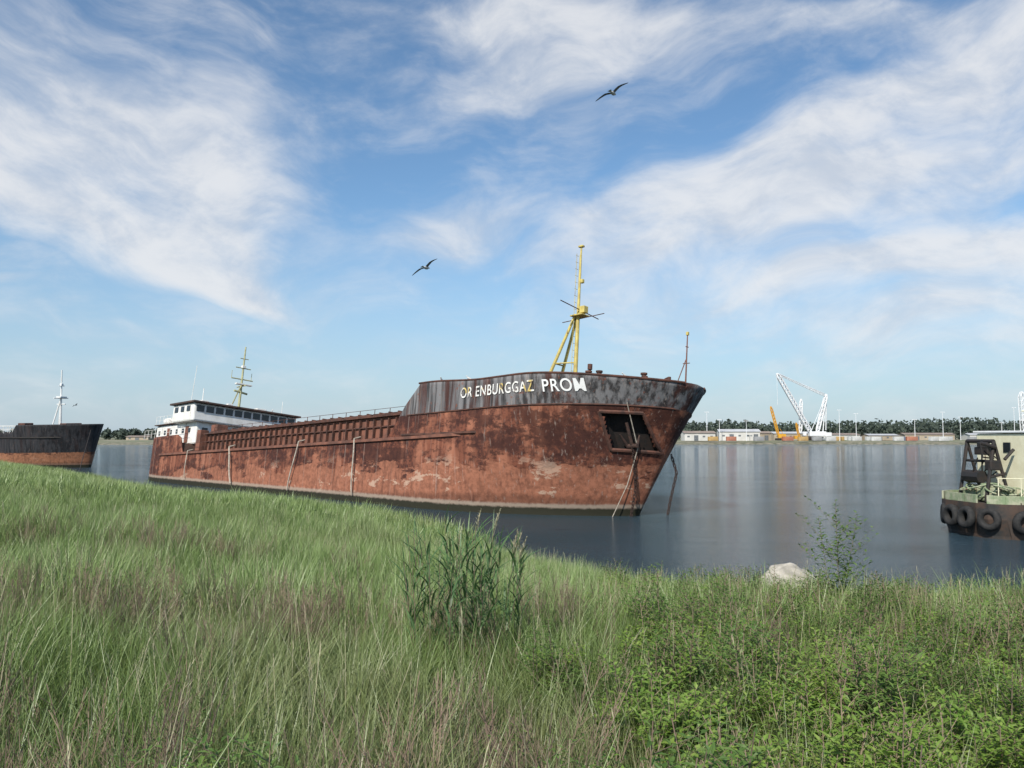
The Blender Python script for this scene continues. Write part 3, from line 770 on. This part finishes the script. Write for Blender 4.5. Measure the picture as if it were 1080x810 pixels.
class MB:
    def __init__(s): s.V=[];s.F=[];s.M=[]
    def blade(s,base,az,h,lean,w,seg=4,curl=1.8,mi=0,droop=0.0):
        d=np.array([math.cos(az),math.sin(az),0]); p=np.array([-d[1],d[0],0]); o=len(s.V)
        tw=random.uniform(-.8,.8)
        for i in range(seg+1):
            t=i/seg; c=np.array(base)+d*lean*h*t**curl+np.array([0,0,h*(t-droop*t*t)])
            ww=w*(1-t**1.6)*(.6+.8*min(t*3,1)*.5)
            pp=p*math.cos(tw*t)+d*math.sin(tw*t)
            if i<seg: s.V+= [c-pp*ww/2,c+pp*ww/2]
            else: s.V.append(c)
        for i in range(seg-1): s.F.append((o+2*i,o+2*i+1,o+2*i+3,o+2*i+2)); s.M.append(mi)
        s.F.append((o+2*seg-2,o+2*seg-1,o+2*seg)); s.M.append(mi)
    def leaf(s,base,d,L,w,mi=0):
        d=np.array(d,float); d/=np.linalg.norm(d); u=np.cross(d,[0,0,1.]); u/=max(1e-6,np.linalg.norm(u)); n=np.cross(u,d); b=np.array(base); o=len(s.V)
        s.V+=[b,b+d*L*.45+u*w/2+n*.04*L,b+d*L-n*.15*L,b+d*L*.45-u*w/2+n*.04*L,b+d*L*.5-n*.05*L]
        s.F+=[(o,o+1,o+4),(o+1,o+2,o+4),(o+2,o+3,o+4),(o+3,o,o+4)]; s.M+=[mi]*4
    def stem(s,a,b,r,mi=0):
        a=np.array(a);b=np.array(b); o=len(s.V)
        for k in range(3):
            t=2.094*k; v=np.array([math.cos(t)*r,math.sin(t)*r,0]); s.V+=[a+v,b+v*.6]
        for k in range(3):
            q=(k+1)%3; s.F.append((o+2*k,o+2*q,o+2*q+1,o+2*k+1)); s.M.append(mi)
    def obj(s,name,mats,do_link=False):
        o=mesh_obj(name,s.V,s.F,None,do_link=do_link)
        for m_ in mats: o.data.materials.append(m_)
        o.data.polygons.foreach_set('material_index',s.M); o.data.update(); return o
U=random.uniform
def tuft(name,nb,rad,h0,h1,w,mat,leanmax=.5,plumes=0,seg=4):
    b=MB()
    for i in range(nb):
        a=U(0,6.28); r=rad*math.sqrt(U(0,1)); bx=(r*math.cos(a),r*math.sin(a),-.04)
        b.blade(bx,a+U(-.9,.9),U(h0,h1),U(.05,leanmax)+.05,w*U(.7,1.3),seg,U(1.5,2.4))
    for i in range(plumes):
        a=U(0,6.28); r=rad*U(0,1); h=h1*U(.9,1.15); x,y=r*math.cos(a),r*math.sin(a); lx,ly=U(-.12,.18)*h,U(-.1,.1)*h
        b.stem((x,y,0),(x+lx,y+ly,h),.002,1)
        for q in range(6):
            t=q/6; b.blade((x+lx*(.82+.18*t),y+ly*(.82+.18*t),h*(.82+.18*t)),U(0,6.28),.045,.5,.006,1,1.3,1)
    return b.obj(name,[mat,plume])
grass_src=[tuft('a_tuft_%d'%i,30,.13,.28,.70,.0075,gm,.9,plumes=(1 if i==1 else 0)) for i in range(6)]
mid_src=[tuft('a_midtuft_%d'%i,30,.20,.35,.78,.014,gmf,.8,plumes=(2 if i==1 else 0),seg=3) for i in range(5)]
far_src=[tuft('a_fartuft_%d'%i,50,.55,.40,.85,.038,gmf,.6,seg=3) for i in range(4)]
def weed(name,mats,h,nst,leafL,leafW,spread=.15,nl=26):
    b=MB()
    for s_ in range(nst):
        a=U(0,6.28); x,y=spread*U(0,1)*math.cos(a),spread*U(0,1)*math.sin(a); hh=h*U(.65,1.1)
        lx,ly=U(-.2,.2)*hh,U(-.2,.2)*hh
        b.stem((x,y,0),(x+lx,y+ly,hh),.005,1)
        for k in range(nl):
            t=.18+.82*k/nl; an=k*2.4+U(-.3,.3); L=leafL*U(.7,1.2)*(1.15-.55*t)
            b.leaf((x+lx*t,y+ly*t,hh*t),(math.cos(an),math.sin(an),U(.1,.8)),L,leafW*L/leafL)
            if k%3==0 and t<.85:
                bx=np.array([x+lx*t,y+ly*t,hh*t]); tip=bx+np.array([math.cos(an),math.sin(an),.9])*hh*.2
                b.stem(bx,tip,.003,1)
                for q in range(7):
                    tt=.3+.7*q/6; b.leaf(bx+(tip-bx)*tt,(math.cos(an+q*2.3),math.sin(an+q*2.3),U(.1,.9)),L*.75,leafW*.7)
    return b.obj(name,mats)
weed_src=[weed('a_weed_0',[lm,dm],.74,5,.10,.036,.2),weed('a_weed_1',[lm,dm],.62,6,.085,.038,.2),weed('a_weed_2',[lm2,dm],.80,5,.11,.030,.2),weed('a_weed_3',[lm,dm],.52,7,.09,.036,.24)]
def drystalk(name,h,nst):
    b=MB()
    for s_ in range(nst):
        a=U(0,6.28); x,y=.2*U(0,1)*math.cos(a),.2*U(0,1)*math.sin(a); hh=h*U(.6,1.1); lx,ly=U(-.25,.25)*hh,U(-.2,.2)*hh
        b.stem((x,y,0),(x+lx,y+ly,hh),.0045)
        for k in range(10):
            t=.3+.65*k/10; an=U(0,6.28); bx=np.array([x+lx*t,y+ly*t,hh*t]); L=hh*.25*(1.1-t)+.04
            tip=bx+np.array([math.cos(an)*.55,math.sin(an)*.55,.85])*L; b.stem(bx,tip,.0025)
            b.stem(bx+(tip-bx)*.5,bx+(tip-bx)*.5+np.array([U(-.3,.3),U(-.3,.3),.6])*L*.5,.0018)
            if U(0,1)<.4: b.leaf(bx,(math.cos(an),math.sin(an),.5),.045,.014,2)
    return b.obj(name,[dm,plume,lm2])
dry_src=[drystalk('a_dry_%d'%i,1.0-.12*i,6) for i in range(3)]

def scatter(name,X,Y,srcs,smin,smax,tilt=.12,scale=None,zoff=0.0):
    n=len(X); Z=height(X,Y)+zoff
    me=bpy.data.meshes.new(name); me.vertices.add(n); me.vertices.foreach_set('co',np.stack([X,Y,Z],1).astype(np.float32).ravel())
    at=me.attributes.new('rot','FLOAT_VECTOR','POINT'); rv=np.stack([rng.normal(0,tilt,n),rng.normal(0,tilt,n)+.06,rng.uniform(0,6.28,n)],1); at.data.foreach_set('vector',rv.astype(np.float32).ravel())
    sc=rng.uniform(smin,smax,n)*(1 if scale is None else scale)
    at=me.attributes.new('scl','FLOAT','POINT'); at.data.foreach_set('value',sc.astype(np.float32))
    at=me.attributes.new('idx','INT','POINT'); at.data.foreach_set('value',rng.integers(0,len(srcs),n).astype(np.int32))
    o=bpy.data.objects.new(name,me); link(o)
    col=bpy.data.collections.new(name+'_parts')
    for s_ in srcs: col.objects.link(s_)
    ng=bpy.data.node_groups.new(name+'_nodes','GeometryNodeTree')
    ng.interface.new_socket('Geometry',in_out='INPUT',socket_type='NodeSocketGeometry'); ng.interface.new_socket('Geometry',in_out='OUTPUT',socket_type='NodeSocketGeometry')
    gi=ng.nodes.new('NodeGroupInput'); go=ng.nodes.new('NodeGroupOutput'); iop=ng.nodes.new('GeometryNodeInstanceOnPoints')
    ci=ng.nodes.new('GeometryNodeCollectionInfo'); ci.inputs['Collection'].default_value=col; ci.inputs['Separate Children'].default_value=True; ci.inputs['Reset Children'].default_value=True
    def na(nm,dt):
        q=ng.nodes.new('GeometryNodeInputNamedAttribute'); q.data_type=dt; q.inputs['Name'].default_value=nm; return q.outputs['Attribute']
    L=ng.links.new
    L(gi.outputs[0],iop.inputs['Points']); L(ci.outputs[0],iop.inputs['Instance']); iop.inputs['Pick Instance'].default_value=True
    L(na('idx','INT'),iop.inputs['Instance Index']); L(na('rot','FLOAT_VECTOR'),iop.inputs['Rotation']); L(na('scl','FLOAT'),iop.inputs['Scale'])
    L(iop.outputs[0],go.inputs[0])
    md=o.modifiers.new('scatter','NODES'); md.node_group=ng
    return o
def density_wedge(dens,d0,d1,slope=.80,side=2.5):
    hwmax=slope*d1+side
    Xr=rng.uniform(-hwmax,hwmax,int((d1-d0)*2*hwmax*dens)); Yr=rng.uniform(d0,d1,len(Xr))
    k=np.abs(Xr)<slope*Yr+side; return Xr[k],Yr[k]
def keep(X,Y,c): return X[c],Y[c]
def blob(X,Y,cx,cy,r): return np.exp(-(((X-cx)**2+(Y-cy)**2)/r**2))
def weedmask(X,Y):
    return .8*vn(X,Y,2.0)+np.clip((X-.2)*.30,-1.0,1.0)-np.clip((Y-9)*.06,0,.9)+1.2*blob(X,Y,2.6,3.8,1.3)+1.3*blob(X,Y,-1.9,4.0,.6)+1.0*blob(X,Y,.5,4.0,.8)+.7*blob(X,Y,4,7,2.5)
rockclr=lambda X,Y: (np.hypot((X-6.9)/1.2,(Y-19.3)/2.6)>1)
X,Y=density_wedge(30,1.6,11); s=sdist(X,Y); X,Y=keep(X,Y,(s>.5)&((weedmask(X,Y)<.9)|(rng.random(len(X))<.35)))
scatter('tall_grass',X,Y,grass_src,.75,1.3,scale=1+.32*vn(X,Y,2.2),tilt=.2)
X,Y=density_wedge(13,10.5,32); s=sdist(X,Y); c=((s>.4)|((s>-.2)&(rng.random(len(X))<.3)))&rockclr(X,Y); X,Y=keep(X,Y,c); s=sdist(X,Y)
scatter('meadow_grass',X,Y,mid_src,.8,1.3,scale=(1+.28*vn(X,Y,3.0))*np.clip(.65+s*.06,.6,1),tilt=.16)
X,Y=density_wedge(2.6,31,125,.72,4); s=sdist(X,Y); X,Y=keep(X,Y,s>.2)
scatter('distant_grass',X,Y,far_src,.8,1.25,scale=1+.28*vn(X,Y,5.0))
X,Y=density_wedge(9,2.6,19); s=sdist(X,Y); pm=weedmask(X,Y)
X,Y=keep(X,Y,(s>2)&(pm>.45)&rockclr(X,Y)); scatter('leafy_weeds',X,Y,weed_src,.65,1.25)
X,Y=density_wedge(7,2.8,22); s=sdist(X,Y); pm=vn(X+9,Y+4,1.8)+.7*blob(X,Y,.4,5.5,1.6)+.3*blob(X,Y,-3.5,5.5,1.2)
X,Y=keep(X,Y,(s>1)&(pm>.26)&rockclr(X,Y)); scatter('dry_stalks',X,Y,dry_src,.6,1.05,.18)

def reedplant(name,n,h0,h1,rad,plumes,loc,mat=rm):
    b=MB()
    for i in range(n):
        a=U(0,6.28); r=rad*math.sqrt(U(0,1)); x,y=r*math.cos(a),r*math.sin(a); h=U(h0,h1)*(1-.2*r/rad); lx,ly=x*.5+U(-.1,.12)*h,y*.5+U(-.1,.1)*h
        b.stem((x,y,-.1),(x+lx,y+ly,h),.006,1)
        for k in range(9):
            t=.25+.72*k/9; an=U(0,6.28)
            b.blade((x+lx*t,y+ly*t,h*t),an,U(.28,.5)*h*.8*(1.15-.4*t),U(.5,1.2),.030,5,1.6,0,U(.15,.5))
        b.blade((x+lx*.95,y+ly*.95,h*.95),U(0,6.28),.3,.3,.02,4,1.6,0)
        if i<plumes:
            px,py=x+lx,y+ly; hh=h*1.14; dx=U(-.1,.1)
            b.stem((px,py,h*.95),(px+dx,py,hh),.004,2)
            for q in range(60):
                t=U(.0,1); an=U(0,6.28); b.blade((px+dx*t,py,h*.98+(hh-h*.98)*t),an,U(.05,.11)*(1.2-t),.7,.008,2,1.3,2,.3)
    o=b.obj(name,[mat,dm,plume],True); o.location=(*loc,float(height(np.array([loc[0]]),np.array([loc[1]]))[0])); return o
reedplant('reed_clump',40,1.3,1.95,.46,3,(-.62,9.2))
reedplant('reed_clump',4,1.4,1.8,.16,4,(.10,9.4))
reedplant('reed_clump',6,.9,1.3,.5,3,(13.2,17.6))
reedplant('reed_clump',8,.9,1.3,.7,4,(11.0,18.6))
reedplant('reed_clump',8,1.1,1.5,.7,5,(11.6,15.6))
def put(o,x,y,dz=-.08):
    scene.collection.objects.link(o); o.location=(x,y,float(height(np.array([float(x)]),np.array([float(y)]))[0])+dz)
put(weed('tall_weed',[lm2,dm],2.1,3,.18,.06,.12,64),5.35,13.4)
for (x,y,h) in((4.3,15.6,.6),(2.9,17.5,.55),(8.4,13.5,.8)):
    put(weed('leafy_shrub',[lm,dm],h*1.1,11,.13,.055,.5,30),x,y)

# ------------------------------------------------------------------ rock
bm=bmesh.new(); bmesh.ops.create_icosphere(bm,subdivisions=5,radius=1)
rv=[Vector((U(-1,1),U(-1,1),U(-1,1))).normalized() for _ in range(14)]
for v in bm.verts:
    n=v.co.normalized(); r=1.0
    for q in rv:
        d=n.dot(q)
        if d>.72: r=min(r,.80/d)
    r+=.05*mn.noise(n*3)+.02*mn.noise(n*9); v.co=n*r
me=bpy.data.meshes.new('boulder'); bm.to_mesh(me); bm.free()
rock=bpy.data.objects.new('boulder',me); link(rock); me.polygons.foreach_set('use_smooth',[True]*len(me.polygons))
rock.scale=(.98,.7,.66); rock.location=(7.1,20.9,1.08); rock.rotation_euler=(.1,.1,.3)
me.materials.append(simple('pale_rock',(.52,.47,.39),(.30,.27,.22),2.6,.9,bstr=.9))

# ------------------------------------------------------------------ gulls
gb=simple('gull_white',(.62,.60,.56),(.5,.48,.45),4,.8); gw=simple('gull_grey',(.22,.215,.21),(.15,.15,.15),4,.8); gt=simple('gull_black',(.02,.02,.02),None,4,.8); gk=simple('gull_beak',(.6,.35,.04),None,4,.6)
def gull(name,loc,rot,flap):
    e=empty(name,loc,rot)
    prof=[(-.27,.008,.0),(-.2,.03,.0),(-.1,.055,-.005),(0,.07,-.01),(.1,.062,-.005),(.16,.043,.01),(.2,.04,.018),(.235,.03,.018),(.255,.012,.012)]
    V=[];F=[];n=10
    for (x,r,z) in prof:
        for k_ in range(n):
            t=2*math.pi*k_/n; V.append((x,r*math.cos(t),z+r*.9*math.sin(t)))
    for i in range(len(prof)-1):
        for k_ in range(n): F.append((i*n+k_,i*n+(k_+1)%n,(i+1)*n+(k_+1)%n,(i+1)*n+k_))
    F.append(list(range(n))[::-1]); F.append([(len(prof)-1)*n+k_ for k_ in range(n)])
    mesh_obj('body',V,F,gb,e,smooth=True)
    tubes('beak',[((.25,0,.012),(.305,0,.0),.010,.003)],gk,e)
    mesh_obj('tail',[(-.18,-.025,0),(-.18,.025,0),(-.36,.075,0),(-.38,0,0),(-.36,-.075,0),(-.18,0,.02)],[(0,5,3,4),(5,1,2,3)],gb,e)
    for sd,nm in((-1,'wing_starboard'),(1,'wing_port')):
        V=[];F=[];mi=[]
        st=[(0,.10,-.11,0),(.12,.11,-.10,.045),(.26,.12,-.07,.085),(.36,.10,-.06,.085),(.48,.04,-.09,.06),(.58,-.03,-.12,.03),(.66,-.10,-.14,.005)]
        for (y,xl,xt,z) in st:
            zz=z*flap[0 if sd<0 else 1]; xm=(xl*.6+xt*.4)
            V+=[(xl,sd*y,zz),(xm,sd*y,zz+.016*(1-y)),(xt,sd*y,zz-.004),(xm,sd*y,zz-.008)]
        for i in range(len(st)-1):
            for k_ in range(4):
                a=4*i+k_;b_=4*i+(k_+1)%4; F.append((a,a+4,b_+4,b_)); mi.append(1 if i>=5 else 0)
        F.append((len(V)-4,len(V)-3,len(V)-2,len(V)-1)); mi.append(1)
        o=mesh_obj(nm,V,F,gw,e); o.data.materials.append(gt); o.data.polygons.foreach_set('material_index',mi)
gull('flying_gull',(3.6,28,17.2),(R(-18),R(-6),R(62)),(1.3,1.3))
gull('flying_gull.001',(-3.45,32,11.75),(R(-26),R(-4),R(66)),(1.2,1.2))
gull('flying_gull.002',(-65,120,9.6),(R(-20),0,R(60)),(1.2,1.2))
bpy.context.view_layer.update()
for j,(x,y,z) in enumerate([(-12.6,-6.3,8.62),(-9.8,-6.25,8.48),(1.0,-3.1,8.15),(-53.4,3,10.48)]):
    e=empty('perched_gull' if j==0 else 'perched_gull.%03d'%j)
    p=ship.matrix_world@Vector((x,y,z)); e.location=p; e.rotation_euler=(0,0,U(0,6))
    prof=[(-.24,.01,.10),(-.12,.05,.15),(0,.075,.19),(.09,.065,.23),(.12,.045,.29),(.15,.045,.34),(.185,.03,.36),(.2,.01,.35)]
    V=[];F=[];n=10
    for (xx,r,zz) in prof:
        for k_ in range(n):
            t=2*math.pi*k_/n; V.append((xx,r*math.cos(t),zz+r*math.sin(t)))
    for i in range(len(prof)-1):
        for k_ in range(n): F.append((i*n+k_,i*n+(k_+1)%n,(i+1)*n+(k_+1)%n,(i+1)*n+k_))
    mesh_obj('body',V,F,gb,e,smooth=True)
    tubes('beak_and_legs',[((.2,0,.35),(.26,0,.335),.010,.003),((0,-.025,.14),(0,-.025,0),.007),((0,.025,.14),(0,.025,0),.007)],gk,e)
